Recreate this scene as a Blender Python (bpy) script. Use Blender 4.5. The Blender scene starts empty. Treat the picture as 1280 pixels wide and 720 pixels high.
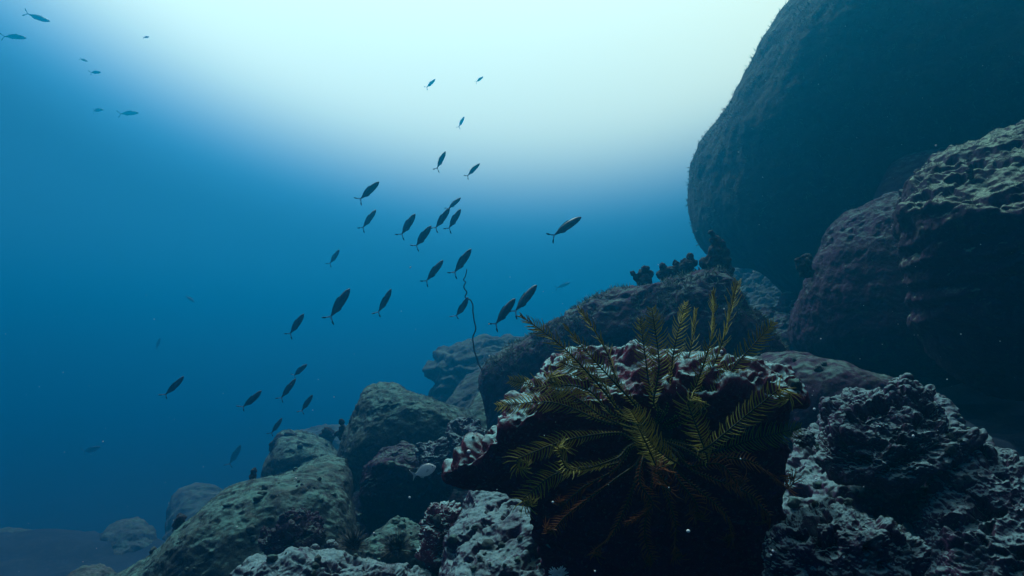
import bpy, bmesh, math, random
import numpy as np
from mathutils import Vector, Matrix
from mathutils.bvhtree import BVHTree

R = math.radians
sc = bpy.context.scene
COL = sc.collection

# ------------------------------------------------------------------ camera
PITCH = R(6.0)
F = 763.0
cam = bpy.data.cameras.new('camera')
co = bpy.data.objects.new('camera', cam)
COL.objects.link(co)
cam.sensor_width = 36
cam.lens = 36 * F / 1280
cam.clip_start = 0.02
cam.clip_end = 500
co.rotation_euler = (R(90) + PITCH, 0, 0)
sc.camera = co

# ------------------------------------------------------------------ world: daylight above the water, brightest through the surface ahead
SUN_EL, SUN_AZ = R(60), R(2)
w = bpy.data.worlds.new('World')
sc.world = w
w.use_nodes = True
nt = w.node_tree
bg = nt.nodes['Background']
sky = nt.nodes.new('ShaderNodeTexSky')
sky.sky_type = 'NISHITA'
sky.sun_disc = False
sky.sun_elevation = SUN_EL
sky.air_density = .6
sky.dust_density = 0
sky.ozone_density = 7
sky.sun_rotation = R(-26)
nt.links.new(sky.outputs[0], bg.inputs[0])
bg.inputs[1].default_value = 0.05
tc = nt.nodes.new('ShaderNodeTexCoord')
ax = nt.nodes.new('ShaderNodeVectorMath'); ax.operation = 'DOT_PRODUCT'          # angle from the sun
nt.links.new(tc.outputs['Generated'], ax.inputs[0])
ax.inputs[1].default_value = (math.sin(SUN_AZ) * math.cos(SUN_EL), math.cos(SUN_AZ) * math.cos(SUN_EL), math.sin(SUN_EL))
mr = nt.nodes.new('ShaderNodeMapRange'); mr.interpolation_type = 'SMOOTHERSTEP'
mr.inputs[1].default_value = 0.64; mr.inputs[2].default_value = 0.80
nt.links.new(ax.outputs['Value'], mr.inputs[0])
mu = nt.nodes.new('ShaderNodeMath'); mu.operation = 'MULTIPLY'
nt.links.new(mr.outputs[0], mu.inputs[0]); mu.inputs[1].default_value = 3.2
b2 = nt.nodes.new('ShaderNodeBackground')
b2.inputs[0].default_value = (.68, .66, .30, 1)
nt.links.new(mu.outputs[0], b2.inputs[1])
asd = nt.nodes.new('ShaderNodeAddShader')
nt.links.new(bg.outputs[0], asd.inputs[0]); nt.links.new(b2.outputs[0], asd.inputs[1])
mr3 = nt.nodes.new('ShaderNodeMapRange'); mr3.interpolation_type = 'SMOOTHERSTEP'      # wider blue skirt of the glow
mr3.inputs[1].default_value = 0.585; mr3.inputs[2].default_value = 0.72; mr3.inputs[4].default_value = 1.3
nt.links.new(ax.outputs['Value'], mr3.inputs[0])
b3 = nt.nodes.new('ShaderNodeBackground'); b3.inputs[0].default_value = (.10, .45, .80, 1)
nt.links.new(mr3.outputs[0], b3.inputs[1])
asd2 = nt.nodes.new('ShaderNodeAddShader')
nt.links.new(asd.outputs[0], asd2.inputs[0]); nt.links.new(b3.outputs[0], asd2.inputs[1])
nt.links.new(asd2.outputs[0], nt.nodes['World Output'].inputs[0])

sl = bpy.data.lights.new('sun', 'SUN')
sl.energy = 5.0
sl.angle = R(2)
sl.color = (.68, 1, .95)
so = bpy.data.objects.new('sun', sl)
COL.objects.link(so)
LAMP_AZ = R(-26)
sd = Vector((math.sin(LAMP_AZ) * math.cos(SUN_EL), math.cos(LAMP_AZ) * math.cos(SUN_EL), math.sin(SUN_EL)))
so.rotation_euler = sd.to_track_quat('Z', 'Y').to_euler()

vs = sc.view_settings
vs.view_transform = 'Standard'; vs.look = 'None'; vs.exposure = -0.6; vs.gamma = 1
sc.cycles.use_denoising = True
sc.cycles.volume_bounces = 2
sc.cycles.max_bounces = 6
sc.cycles.diffuse_bounces = 3
sc.cycles.transparent_max_bounces = 12

# ------------------------------------------------------------------ helpers
CR = Vector((1, 0, 0))
CU = Vector((0, -math.sin(PITCH), math.cos(PITCH)))
CF = Vector((0, math.cos(PITCH), math.sin(PITCH)))
CRn, CUn, CFn = (np.array(v) for v in (CR, CU, CF))


def at(px, py, d):
    """world point seen at photo pixel (px, py), d metres along the view axis"""
    return CR * ((px - 640) / F * d) + CU * ((360 - py) / F * d) + CF * d


rng_tab = np.random.RandomState(7)
_G = rng_tab.normal(size=(512, 3)); _G /= np.linalg.norm(_G, axis=1)[:, None]
_RV = rng_tab.rand(4096, 3)


def _hash(i, j, k, seed):
    h = (i * 73856093) ^ (j * 19349663) ^ (k * 83492791) ^ (seed * 2654435)
    h = (h ^ (h >> 13)) * 1274126177
    return (h ^ (h >> 16)) & 0x7fffffff


def perlin(P, seed=0):
    I = np.floor(P).astype(np.int64); f = P - I
    u = f * f * f * (f * (f * 6 - 15) + 10)
    out = np.zeros(len(P))
    for dx in (0, 1):
        wx = u[:, 0] if dx else 1 - u[:, 0]
        for dy in (0, 1):
            wy = u[:, 1] if dy else 1 - u[:, 1]
            for dz in (0, 1):
                wz = u[:, 2] if dz else 1 - u[:, 2]
                g = _G[_hash(I[:, 0] + dx, I[:, 1] + dy, I[:, 2] + dz, seed) % 512]
                out += wx * wy * wz * (g[:, 0] * (f[:, 0] - dx) + g[:, 1] * (f[:, 1] - dy) + g[:, 2] * (f[:, 2] - dz))
    return out * 1.5


def fbm(P, seed=0, octv=4, gain=.5, lac=2.03, ridge=False):
    out = np.zeros(len(P)); a = 1.0
    for o in range(octv):
        n = perlin(P, seed + o * 17)
        out += a * ((1 - 2 * np.abs(n)) * .7 if ridge else n)
        P = P * lac + 13.7; a *= gain
    return out


def worley(P, seed=0):
    I = np.floor(P).astype(np.int64); f = P - I
    best = np.full(len(P), 9.0)
    for dx in (-1, 0, 1):
        for dy in (-1, 0, 1):
            for dz in (-1, 0, 1):
                r = _RV[_hash(I[:, 0] + dx, I[:, 1] + dy, I[:, 2] + dz, seed) % 4096]
                d = (r[:, 0] + dx - f[:, 0]) ** 2 + (r[:, 1] + dy - f[:, 1]) ** 2 + (r[:, 2] + dz - f[:, 2]) ** 2
                best = np.minimum(best, d)
    return np.sqrt(best)


def bubbles(P, seed=0):
    """overlapping rounded knobs of very different sizes, 0 between them"""
    I = np.floor(P).astype(np.int64); f = P - I
    best = np.zeros(len(P))
    for dx in (-1, 0, 1):
        for dy in (-1, 0, 1):
            for dz in (-1, 0, 1):
                h = _hash(I[:, 0] + dx, I[:, 1] + dy, I[:, 2] + dz, seed)
                r = _RV[h % 4096]
                rr = .18 + .72 * _RV[(h // 7) % 4096][:, 0] ** 1.6
                d2 = ((r[:, 0] + dx - f[:, 0]) ** 2 + (r[:, 1] + dy - f[:, 1]) ** 2 + (r[:, 2] + dz - f[:, 2]) ** 2) / rr ** 2
                best = np.maximum(best, np.clip(1 - d2, 0, 1) ** .8 * rr)
    return best


_ico = {}


def ico(n):
    if n not in _ico:
        bm = bmesh.new()
        bmesh.ops.create_icosphere(bm, subdivisions=n, radius=1)
        v = np.array([x.co[:] for x in bm.verts])
        f = np.array([[y.index for y in x.verts] for x in bm.faces])
        bm.free()
        _ico[n] = (v, f)
    return _ico[n]


def vnormals(V, T):
    a, b, c = V[T[:, 0]], V[T[:, 1]], V[T[:, 2]]
    fn = np.cross(b - a, c - a)
    N = np.zeros_like(V)
    for k in range(3):
        for ax_ in range(3):
            N[:, ax_] += np.bincount(T[:, k], fn[:, ax_], len(V))
    return N / (np.linalg.norm(N, axis=1)[:, None] + 1e-12)


def relax(V, T, it=2, lam=.5):
    E = np.vstack([T[:, [0, 1]], T[:, [1, 2]], T[:, [2, 0]]])
    cnt = np.bincount(E[:, 0], minlength=len(V)).astype(float)[:, None]
    for _ in range(it):
        A_ = np.stack([np.bincount(E[:, 0], V[E[:, 1], q], len(V)) for q in range(3)], 1) / cnt
        V = V + lam * (A_ - V)
    return V


def link_mesh(name, V, Fc, mat, parent=None, smooth=True, origin=None, mat_idx=None):
    """ONE mesh object; V in world space (or the parent's space), origin moves the pivot"""
    V = np.asarray(V, dtype=float)
    org = np.zeros(3) if origin is None else np.array(origin, dtype=float)
    me = bpy.data.meshes.new(name)
    if isinstance(Fc, np.ndarray) and Fc.ndim == 2:
        n, k = Fc.shape
        me.vertices.add(len(V)); me.vertices.foreach_set('co', (V - org).ravel())
        me.loops.add(n * k); me.loops.foreach_set('vertex_index', Fc.ravel().astype(np.int32))
        me.polygons.add(n); me.polygons.foreach_set('loop_start', np.arange(0, n * k, k, dtype=np.int32))
        me.update(calc_edges=True)
    else:
        me.from_pydata([tuple(v) for v in (V - org)], [], [tuple(f) for f in Fc])
    for m in (mat if isinstance(mat, (list, tuple)) else [mat]):
        me.materials.append(m)
    if mat_idx is not None:
        me.polygons.foreach_set('material_index', np.asarray(mat_idx, dtype=np.int32))
    me.polygons.foreach_set('use_smooth', np.full(len(me.polygons), smooth))
    me.update()
    o = bpy.data.objects.new(name, me)
    o.location = org
    COL.objects.link(o)
    if parent is not None:
        o.parent = parent
    return o


def tag(o, label=None, cat=None, group=None, kind=None):
    if label: o['label'] = label
    if cat: o['category'] = cat
    if group: o['group'] = group
    if kind: o['kind'] = kind
    return o


def empty(name, loc):
    o = bpy.data.objects.new(name, None)
    o.location = loc
    o.empty_display_size = .05
    COL.objects.link(o)
    return o


def tube(path, rad, sides=6):
    """verts, quads of a tube along a path with a radius per point"""
    path = [Vector(p) for p in path]
    n = len(path); V = []; Q = []
    ref = Vector((.31, .17, .93))
    for i, p in enumerate(path):
        t = (path[min(i + 1, n - 1)] - path[max(i - 1, 0)]).normalized()
        a = t.cross(ref)
        if a.length < 1e-4: a = t.cross(Vector((1, 0, 0)))
        a.normalize(); b = t.cross(a)
        r = rad[i] if hasattr(rad, '__len__') else rad
        for k in range(sides):
            q = 2 * math.pi * k / sides
            V.append(p + (a * math.cos(q) + b * math.sin(q)) * r)
    for i in range(n - 1):
        for k in range(sides):
            k2 = (k + 1) % sides
            Q.append((i * sides + k, i * sides + k2, (i + 1) * sides + k2, (i + 1) * sides + k))
    Q.append(tuple(reversed(range(sides)))); Q.append(tuple(range((n - 1) * sides, n * sides)))
    return V, Q


def spline(pts, n):
    """Catmull-Rom through pts, n samples"""
    P = [Vector(p) for p in pts]
    P = [P[0] * 2 - P[1]] + P + [P[-1] * 2 - P[-2]]
    out = []
    segs = len(P) - 3
    for i in range(n):
        t = i / (n - 1) * segs
        s = min(int(t), segs - 1); u = t - s
        a, b, c, d = P[s:s + 4]
        out.append(.5 * ((2 * b) + (c - a) * u + (2 * a - 5 * b + 4 * c - d) * u * u + (3 * b - a - 3 * c + d) * u ** 3))
    return out


# ------------------------------------------------------------------ materials
def new_mat(name):
    m = bpy.data.materials.new(name); m.use_nodes = True
    n = m.node_tree
    return m, n, n.nodes['Principled BSDF']


def rgba(c): return (c[0], c[1], c[2], 1)


def rock_mat(name, c1, c2, crust, crust_amt=.5, scale=1.0, bump=.5, sed_lit=None, sed_lit_amt=.6, speck=.35, su=(.35, .85), sb=0.0):
    """stone: two base tones in large clouds, crust patches, fine specks, sediment on upward faces, its tone painting in their light"""
    m, n, p = new_mat(name)
    N = n.nodes.new; L = n.links.new
    tcn = N('ShaderNodeTexCoord')

    def noise(s, det=6, rough=.6, dist=0.0):
        t = N('ShaderNodeTexNoise'); t.inputs['Scale'].default_value = s * scale
        t.inputs['Detail'].default_value = det; t.inputs['Roughness'].default_value = rough
        t.inputs['Distortion'].default_value = dist
        L(tcn.outputs['Object'], t.inputs['Vector']); return t.outputs['Fac']

    def ramp(src, a, b):
        r = N('ShaderNodeMapRange'); r.interpolation_type = 'SMOOTHSTEP'
        r.inputs[1].default_value = a; r.inputs[2].default_value = b
        L(src, r.inputs[0]); return r.outputs[0]

    def mix(f, a, b):
        x = N('ShaderNodeMix'); x.data_type = 'RGBA'
        if isinstance(f, float): x.inputs[0].default_value = f
        else: L(f, x.inputs[0])
        for s, v in ((6, a), (7, b)):
            if isinstance(v, tuple): x.inputs[s].default_value = rgba(v)
            else: L(v, x.inputs[s])
        return x.outputs[2]

    def mul(a, b):
        x = N('ShaderNodeMath'); x.operation = 'MULTIPLY'
        for s, v in ((0, a), (1, b)):
            if isinstance(v, float): x.inputs[s].default_value = v
            else: L(v, x.inputs[s])
        return x.outputs[0]
    col = mix(ramp(noise(2.2, 5), .38, .62), c1, c2)
    pat = ramp(noise(9, 8, .68, .6), .62 - .25 * crust_amt, .72 - .15 * crust_amt)
    col = mix(pat, col, crust)
    sp = ramp(noise(60, 3, .7), .56, .70)
    col = mix(mul(sp, speck), col, tuple(min(1, x * 1.9 + .04) for x in crust))
    dk = ramp(noise(34, 4, .65), .57, .68)
    col = mix(mul(dk, .6), col, tuple(x * .35 for x in c1))
    if sed_lit:
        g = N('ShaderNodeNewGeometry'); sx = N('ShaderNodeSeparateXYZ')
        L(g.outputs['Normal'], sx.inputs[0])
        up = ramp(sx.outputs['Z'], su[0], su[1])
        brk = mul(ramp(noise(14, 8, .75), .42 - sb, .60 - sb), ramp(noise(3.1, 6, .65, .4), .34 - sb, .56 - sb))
        col = mix(mul(mul(up, brk), sed_lit_amt), col, sed_lit)  # silt patches whose pale colour also paints top light onto upward faces
    L(col, p.inputs['Base Color'])
    p.inputs['Roughness'].default_value = .95
    p.inputs['Specular IOR Level'].default_value = .15
    bm1 = N('ShaderNodeBump'); bm1.inputs['Strength'].default_value = bump; bm1.inputs['Distance'].default_value = .014 / scale
    L(noise(22, 9, .72, .3), bm1.inputs['Height'])
    bm2 = N('ShaderNodeBump'); bm2.inputs['Strength'].default_value = bump * .8; bm2.inputs['Distance'].default_value = .004 / scale
    L(noise(110, 5, .7), bm2.inputs['Height']); L(bm1.outputs[0], bm2.inputs['Normal'])
    L(bm2.outputs[0], p.inputs['Normal'])
    return m


def plain_mat(name, col, rough=.7, spec=.2, var=None, vscale=30):
    m, n, p = new_mat(name)
    p.inputs['Base Color'].default_value = rgba(col)
    if var:
        t = n.nodes.new('ShaderNodeTexNoise'); t.inputs['Scale'].default_value = vscale; t.inputs['Detail'].default_value = 5
        tcn = n.nodes.new('ShaderNodeTexCoord'); n.links.new(tcn.outputs['Object'], t.inputs['Vector'])
        r = n.nodes.new('ShaderNodeMapRange'); r.inputs[1].default_value = .38; r.inputs[2].default_value = .62
        n.links.new(t.outputs['Fac'], r.inputs[0])
        x = n.nodes.new('ShaderNodeMix'); x.data_type = 'RGBA'
        n.links.new(r.outputs[0], x.inputs[0]); x.inputs[6].default_value = rgba(col); x.inputs[7].default_value = rgba(var)
        n.links.new(x.outputs[2], p.inputs['Base Color'])
    p.inputs['Roughness'].default_value = rough
    p.inputs['Specular IOR Level'].default_value = spec
    return m


#                 name                      tone 1               tone 2               crust                amt scale bump sediment/painted light
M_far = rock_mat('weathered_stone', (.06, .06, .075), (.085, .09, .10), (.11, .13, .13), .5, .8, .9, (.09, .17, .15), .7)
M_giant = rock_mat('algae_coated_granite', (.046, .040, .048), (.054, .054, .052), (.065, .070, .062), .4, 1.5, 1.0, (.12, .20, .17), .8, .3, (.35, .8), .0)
M_boulder = rock_mat('silty_boulder_stone', (.036, .040, .052), (.050, .058, .064), (.080, .095, .088), .5, 1.6, 1.0, (.12, .24, .22), .9, .4, (.40, .85), .03)
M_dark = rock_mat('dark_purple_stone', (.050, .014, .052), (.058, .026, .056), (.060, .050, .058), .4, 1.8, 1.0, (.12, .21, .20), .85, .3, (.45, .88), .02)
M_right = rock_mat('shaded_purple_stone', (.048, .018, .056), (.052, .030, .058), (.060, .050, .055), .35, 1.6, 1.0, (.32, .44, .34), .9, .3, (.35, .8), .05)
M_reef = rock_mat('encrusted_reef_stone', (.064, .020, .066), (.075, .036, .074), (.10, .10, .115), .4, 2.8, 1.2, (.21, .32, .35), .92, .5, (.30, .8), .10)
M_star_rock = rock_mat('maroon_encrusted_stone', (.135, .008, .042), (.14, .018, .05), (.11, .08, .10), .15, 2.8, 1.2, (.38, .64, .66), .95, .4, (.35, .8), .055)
M_sand = rock_mat('silty_sand', (.016, .024, .050), (.022, .032, .058), (.032, .046, .07), .5, 1.6, .5, None)
M_coral = rock_mat('dark_coral_skin', (.03, .02, .035), (.045, .034, .045), (.07, .065, .07), .4, 4, .8, (.10, .16, .15), .6)

# ------------------------------------------------------------------ seabed
def ground_z(x, y):
    t = np.clip((x + 2.2 - .12 * (y - 3)) / 3.6, 0, 1); s = t * t * (3 - 2 * t)
    q = np.clip((y - 1.3) / .9, 0, 1); q = q * q * (3 - 2 * q)
    e = np.clip((y - 7.6 + .25 * np.sin(x * 1.3)) / 2.2, 0, 1) * np.clip((-x - .5) / 1.5, 0, 1)
    return -2.2 + s * (1.35 + .60 * q) - 2.6 * e * e * (3 - 2 * e)


na, nr = 420, 260
rad = .25 * (62 / .25) ** (np.arange(nr) / (nr - 1.0))
ang = np.linspace(0, 2 * math.pi, na, endpoint=False)
RR, AA = np.meshgrid(rad, ang, indexing='ij')
X = (RR * np.sin(AA)).ravel(); Y = (RR * np.cos(AA)).ravel()
P = np.stack([X, Y, np.zeros_like(X)], 1)
Z = ground_z(X, Y) + .10 * fbm(P * .6, 3, 4) + .07 * fbm(P * 2.3, 9, 4) + .03 * fbm(P * 9, 12, 3)
V = np.stack([X, Y, Z], 1)
i = np.arange(nr - 1)[:, None] * na; j = np.arange(na)[None, :]; j2 = (j + 1) % na
Q = np.stack([i + j, i + na + j, i + na + j2, i + j2], 2).reshape(-1, 4)
V = np.vstack([V, [[0, 0, float(Z[:na].mean())]]])
tag(link_mesh('seabed', V, Q, M_sand), kind='structure')

# ------------------------------------------------------------------ rocks
def even_mesh(V, T, count):
    """the same shape with evenly spread vertices (voxel pass), so that no part of the surface is stretched"""
    e1, e2 = V[T[:, 1]] - V[T[:, 0]], V[T[:, 2]] - V[T[:, 0]]
    area = .5 * np.linalg.norm(np.cross(e1, e2), axis=1).sum()
    me = bpy.data.meshes.new('tmp'); me.from_pydata(V.tolist(), [], T.tolist())
    ob = bpy.data.objects.new('tmp', me); COL.objects.link(ob)
    md = ob.modifiers.new('r', 'REMESH'); md.mode = 'VOXEL'; md.voxel_size = math.sqrt(area / count)
    ev = ob.evaluated_get(bpy.context.evaluated_depsgraph_get()); m2 = ev.to_mesh()
    V2 = np.empty(len(m2.vertices) * 3); m2.vertices.foreach_get('co', V2)
    m2.calc_loop_triangles(); T2 = np.empty(len(m2.loop_triangles) * 3, dtype=np.int32); m2.loop_triangles.foreach_get('vertices', T2)
    ev.to_mesh_clear(); bpy.data.objects.remove(ob); bpy.data.meshes.remove(me)
    T2 = T2.reshape(-1, 3)
    return relax(V2.reshape(-1, 3), T2, 6), T2


def rock(name, label, cat, outline, dist, depth, mat, center=None, lean=0.0, seed=1, level=7, prof=.8, qd=.9,
         big=.10, mid=.05, lump=0.0, lump_f=6.0, fine=.02, group=None, strat=0.0, brow=None, over=0.0):
    """a boulder: its outline stands at dist (leaning back by lean), it is 2*depth thick, then weathered by noise"""
    if center is None:
        xs = [p[0] for p in outline]; ys = [p[1] for p in outline]
        center = ((min(xs) + max(xs)) / 2, (min(ys) + max(ys)) / 2)
    cv = at(center[0], center[1], dist); D = cv.length
    fw = cv.normalized(); rt = fw.cross(CU).normalized(); upv = rt.cross(fw)          # the rock's own front, right and up
    Rn, Un, Fn = np.array(rt), np.array(upv), np.array(fw)
    poly = []
    def brow_y(x):
        if isinstance(brow, (int, float)): return brow + 0 * x
        return np.interp(x, [b_[0] for b_ in brow], [b_[1] for b_ in brow])
    def rise(x):
        b_ = at(float(x), float(brow_y(x)), 1)
        return D * b_.dot(upv) / b_.dot(fw)
    for px, py in outline:
        up0 = 0.0 if brow is None else rise(px)
        k = lean if (brow is None or py < float(brow_y(px))) else -over
        w_ = at(px, py, 1)
        t_ = (D - k * up0) / (w_.dot(fw) - k * w_.dot(upv))
        poly.append((t_ * w_.dot(rt), t_ * w_.dot(upv)))
    poly = np.array(poly)
    nA = 720
    th = np.arange(nA) / nA * 2 * math.pi - math.pi
    A = poly; B = np.roll(poly, -1, 0); E = B - A
    Rm = np.zeros(nA)
    for k, t in enumerate(th):
        dx, dy = math.cos(t), math.sin(t)
        den = dx * E[:, 1] - dy * E[:, 0]
        den = np.where(np.abs(den) < 1e-12, 1e-12, den)
        s = (A[:, 0] * E[:, 1] - A[:, 1] * E[:, 0]) / den
        u = (A[:, 0] * dy - A[:, 1] * dx) / den
        ok = (s > 0) & (u >= -1e-6) & (u <= 1 + 1e-6)
        Rm[k] = s[ok].max() if ok.any() else 0
    kern = np.exp(-.5 * (np.arange(-8, 9) / 3.0) ** 2); kern /= kern.sum()
    Rm = np.convolve(np.concatenate([Rm[-8:], Rm, Rm[:8]]), kern, 'valid')
    Cn = np.array(at(center[0], center[1], dist))
    size = float(np.mean(Rm) * .6 + depth * .4)

    def build(Rm, lv, remesh=0):
        S, T = ico(lv)
        S = S + np.array([0, .5, 0]); S = S / np.linalg.norm(S, axis=1)[:, None]      # finer towards the open water
        a, b, c = S[:, 0], S[:, 2], -S[:, 1]
        rho = np.sqrt(a * a + b * b)
        tt = np.arctan2(b, a)
        r = np.interp(tt, np.concatenate([th, [math.pi]]), np.concatenate([Rm, Rm[:1]]))
        g_ = np.exp(-.5 * (np.arange(-180, 181) / 75.0) ** 2); g_ /= g_.sum()
        Rs = np.convolve(np.concatenate([Rm[-180:], Rm, Rm[:180]]), g_, 'valid')      # the body is rounder than its rim
        rs = np.interp(tt, np.concatenate([th, [math.pi]]), np.concatenate([Rs, Rs[:1]]))
        rp = rho ** prof * (rs + (r - rs) * rho ** 5)
        u, v = rp * np.cos(tt), rp * np.sin(tt)
        if brow is None: up0 = 0.0
        else:
            xs_ = np.linspace(center[0] - 600, center[0] + 600, 241)
            us_ = np.array([D * at(float(x), float(brow_y(x)), 1).dot(rt) / at(float(x), float(brow_y(x)), 1).dot(fw) for x in xs_])
            up0 = np.interp(u, us_, np.array([rise(x) for x in xs_]))
        k = np.full(len(v), lean) if brow is None else np.where(v > up0, lean, -over)
        wd = np.sign(c) * np.abs(c) ** qd * depth + k * (v - up0)
        V = Cn + u[:, None] * Rn + v[:, None] * Un + wd[:, None] * Fn
        if remesh: V, T = even_mesh(V, T, remesh)
        Q = V / size + seed * 11.3
        Nb = vnormals(V, T)
        Nn = Nb
        dsp = big * fbm(Q * 1.1, seed, 3) + mid * fbm(Q * 3.7, seed + 5, 4)
        if strat:      # ledges: worn layers stepping back
            zz = V[:, 2] / size * 5.5 + .9 * fbm(Q * 1.5, seed + 31, 3)
            dsp += strat * (np.abs((zz % 1.0) - .5) * 2 - .5)
        V = V + Nn * (dsp * size)[:, None]
        if lump:
            Nn = vnormals(V, T) * .45 + Nb; Nn /= np.linalg.norm(Nn, axis=1)[:, None]
            W = V + .14 / lump_f * np.stack([fbm(V * lump_f * 1.1, seed + 50 + q, 2) for q in range(3)], 1)
            upw = np.clip(.35 + .9 * Nn[:, 2], .10, 1)
            pm = np.clip(.45 + 2.4 * fbm(V * lump_f * .25, seed + 77, 3), 0, 1)
            pm2 = np.clip(.3 + 2.4 * fbm(V * lump_f * .4, seed + 71, 3), 0, 1)
            l1 = bubbles(W * lump_f, seed)
            l2 = bubbles(W * lump_f * 2.7, seed + 3)
            l3 = fbm(V * lump_f * .7, seed + 8, 3, .5)
            l4 = bubbles(W * lump_f * 6.5, seed + 4)
            pit = np.clip((fbm(W * lump_f * 1.3, seed + 9, 3) - .22) * 3.2, 0, 1)
            hh = pm * 1.25 * l1 + pm2 * .50 * l2 + .20 * l4 + .45 * l3 - 1.1 * pit
            hh = upw * (hh - np.percentile(hh, 65))
            V = relax(V + Nn * (lump / lump_f * hh)[:, None], T)
        if fine:
            Nn = vnormals(V, T)
            V = V + Nn * (fine * size * fbm(Q * 14, seed + 22, 4, .6))[:, None]
        return V, T

    # trim the outline until the weathered stone fills the space the photo gives it
    pol = np.array([(x - center[0], center[1] - y) for x, y in outline]); pB = np.roll(pol, -1, 0); pE = pB - pol
    tgt = np.zeros(120); tb = (np.arange(120) + .5) / 120 * 2 * math.pi - math.pi
    for k, t in enumerate(tb):
        den = math.cos(t) * pE[:, 1] - math.sin(t) * pE[:, 0]; den = np.where(np.abs(den) < 1e-9, 1e-9, den)
        s_ = (pol[:, 0] * pE[:, 1] - pol[:, 1] * pE[:, 0]) / den; u_ = (pol[:, 0] * math.sin(t) - pol[:, 1] * math.cos(t)) / den
        ok = (s_ > 0) & (u_ >= -1e-6) & (u_ <= 1 + 1e-6); tgt[k] = s_[ok].max() if ok.any() else 1
    for it in range(2 if level > 5 else 0):
        V, T = build(Rm, 5)
        zf = V @ CFn; sx_ = (V @ CRn) / zf * F + 640 - center[0]; sy_ = center[1] - (360 - (V @ CUn) / zf * F)
        sy_ = (V @ CUn) / zf * F - (360 - center[1])
        bn = np.clip(((np.arctan2(sy_, sx_) + math.pi) / (2 * math.pi) * 120).astype(int), 0, 119)
        act = np.zeros(120); np.maximum.at(act, bn, np.hypot(sx_, sy_))
        ratio = np.clip(tgt / np.maximum(act, 1), .7, 1.25)
        g_ = np.exp(-.5 * (np.arange(-8, 9) / 2.6) ** 2); ratio = np.convolve(np.concatenate([ratio[-8:], ratio, ratio[:8]]), g_ / g_.sum(), 'valid')
        Rm = Rm * np.interp(th, tb, ratio, period=2 * math.pi)
    V, T = build(Rm, 6 if level > 6 else level, {7: 60000, 8: 170000}.get(level, 0))
    o = link_mesh(name, V, T, mat, origin=Cn)
    return tag(o, label, cat, group)


rocks = {}
rocks['giant'] = rock('giant_boulder', 'enormous dark boulder overhanging everything and rising out of the picture beside the bright water', 'boulder',
    [(1034, -40), (1002, 0), (962, 60), (917, 120), (880, 165), (857, 203), (857, 250), (866, 290), (886, 318), (912, 334), (945, 330), (985, 372), (1060, 440), (1200, 480),
     (1400, 480), (1560, 300), (1560, 60), (1420, -90), (1250, -130), (1090, -120)], 5.0, 1.5, M_giant, (1180, 150), .05, 3, 8, .75, .9, .04, .012, 0, 9, .006)
rocks['right_top'] = rock('ledge_boulder', 'big dark boulder with a bright ridged silty top, cut by the picture edge', 'boulder',
    [(1126, 275), (1133, 246), (1148, 226), (1160, 205), (1190, 186), (1230, 178), (1290, 158), (1400, 120), (1520, 200), (1520, 460), (1380, 510), (1260, 495), (1200, 480),
     (1168, 450), (1145, 400), (1130, 340)], 2.2, .45, M_right, (1330, 320), 1.4, 5, 8, .74, .9, .05, .03, .28, 10, .010, strat=.045, brow=[(1120, 300), (1150, 262), (1280, 268), (1400, 245)], over=.3)
rocks['right_mid'] = rock('rounded_boulder', 'dark rounded boulder with a pale lit left rim, standing left of the ridged ledge boulder', 'boulder',
    [(989, 425), (990, 392), (1003, 352), (1022, 318), (1030, 290), (1058, 268), (1090, 255), (1120, 240), (1180, 235), (1260, 250), (1280, 460), (1200, 480), (1120, 475), (1050, 465), (1005, 447)],
    3.4, .55, M_dark, (1120, 370), .25, 8, 8, .74, .9, .03, .025, .12, 9, .008)
rocks['right_back'] = rock('smooth_boulder', 'smooth round-topped boulder in the gloom behind the ridged ledge boulder', 'boulder',
    [(1078, 275), (1092, 240), (1105, 213), (1130, 192), (1165, 180), (1215, 176), (1290, 200), (1300, 330), (1200, 380), (1100, 340)], 4.0, .45, M_dark, (1180, 270), .2, 11, 7, .8, .9, .02, .012, 0, 8, .006)
rocks['right_slab'] = rock('low_slab', 'low shadowy slab with a thin pale edge lying below the rounded boulder', 'rock',
    [(938, 449), (985, 440), (1012, 443), (1060, 455), (1115, 472), (1175, 492), (1210, 540), (1190, 620), (960, 620), (930, 520)], 2.2, .4, M_dark, (1060, 530), 1.0, 13, 7, .7, .9, .03, .02, .08, 9, .008, brow=[(930, 462), (1040, 462), (1110, 486), (1200, 540)], over=.05)
rocks['ridge'] = rock('reef_ridge', 'long dark reef ridge climbing behind the feather star towards the giant boulder', 'rock',
    [(603, 480), (606, 458), (625, 440), (645, 424), (667, 404), (700, 391), (730, 379), (762, 368), (792, 355), (830, 347), (868, 336), (900, 334), (916, 345), (932, 380), (962, 402), (990, 440),
     (1000, 560), (860, 640), (700, 620), (620, 550)], 3.0, .45, M_dark, (800, 480), .8, 17, 8, .7, .9, .04, .025, .18, 10, .008, brow=[(600, 480), (640, 438), (700, 404), (790, 368), (900, 346), (990, 460)], over=.08)
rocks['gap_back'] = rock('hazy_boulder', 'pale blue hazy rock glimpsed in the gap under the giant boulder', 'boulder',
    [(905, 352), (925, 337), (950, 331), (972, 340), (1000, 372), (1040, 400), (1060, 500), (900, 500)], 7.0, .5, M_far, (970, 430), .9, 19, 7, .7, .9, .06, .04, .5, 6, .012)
rocks['gap_front'] = rock('gap_rock', 'dim blue rock behind the ridge, below the hazy gap', 'rock',
    [(915, 420), (930, 398), (958, 385), (985, 375), (1020, 400), (1040, 520), (920, 520)], 4.6, .35, M_dark, (975, 460), .9, 23, 7, .7, .9, .06, .04, .5, 8, .012, brow=410)
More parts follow.
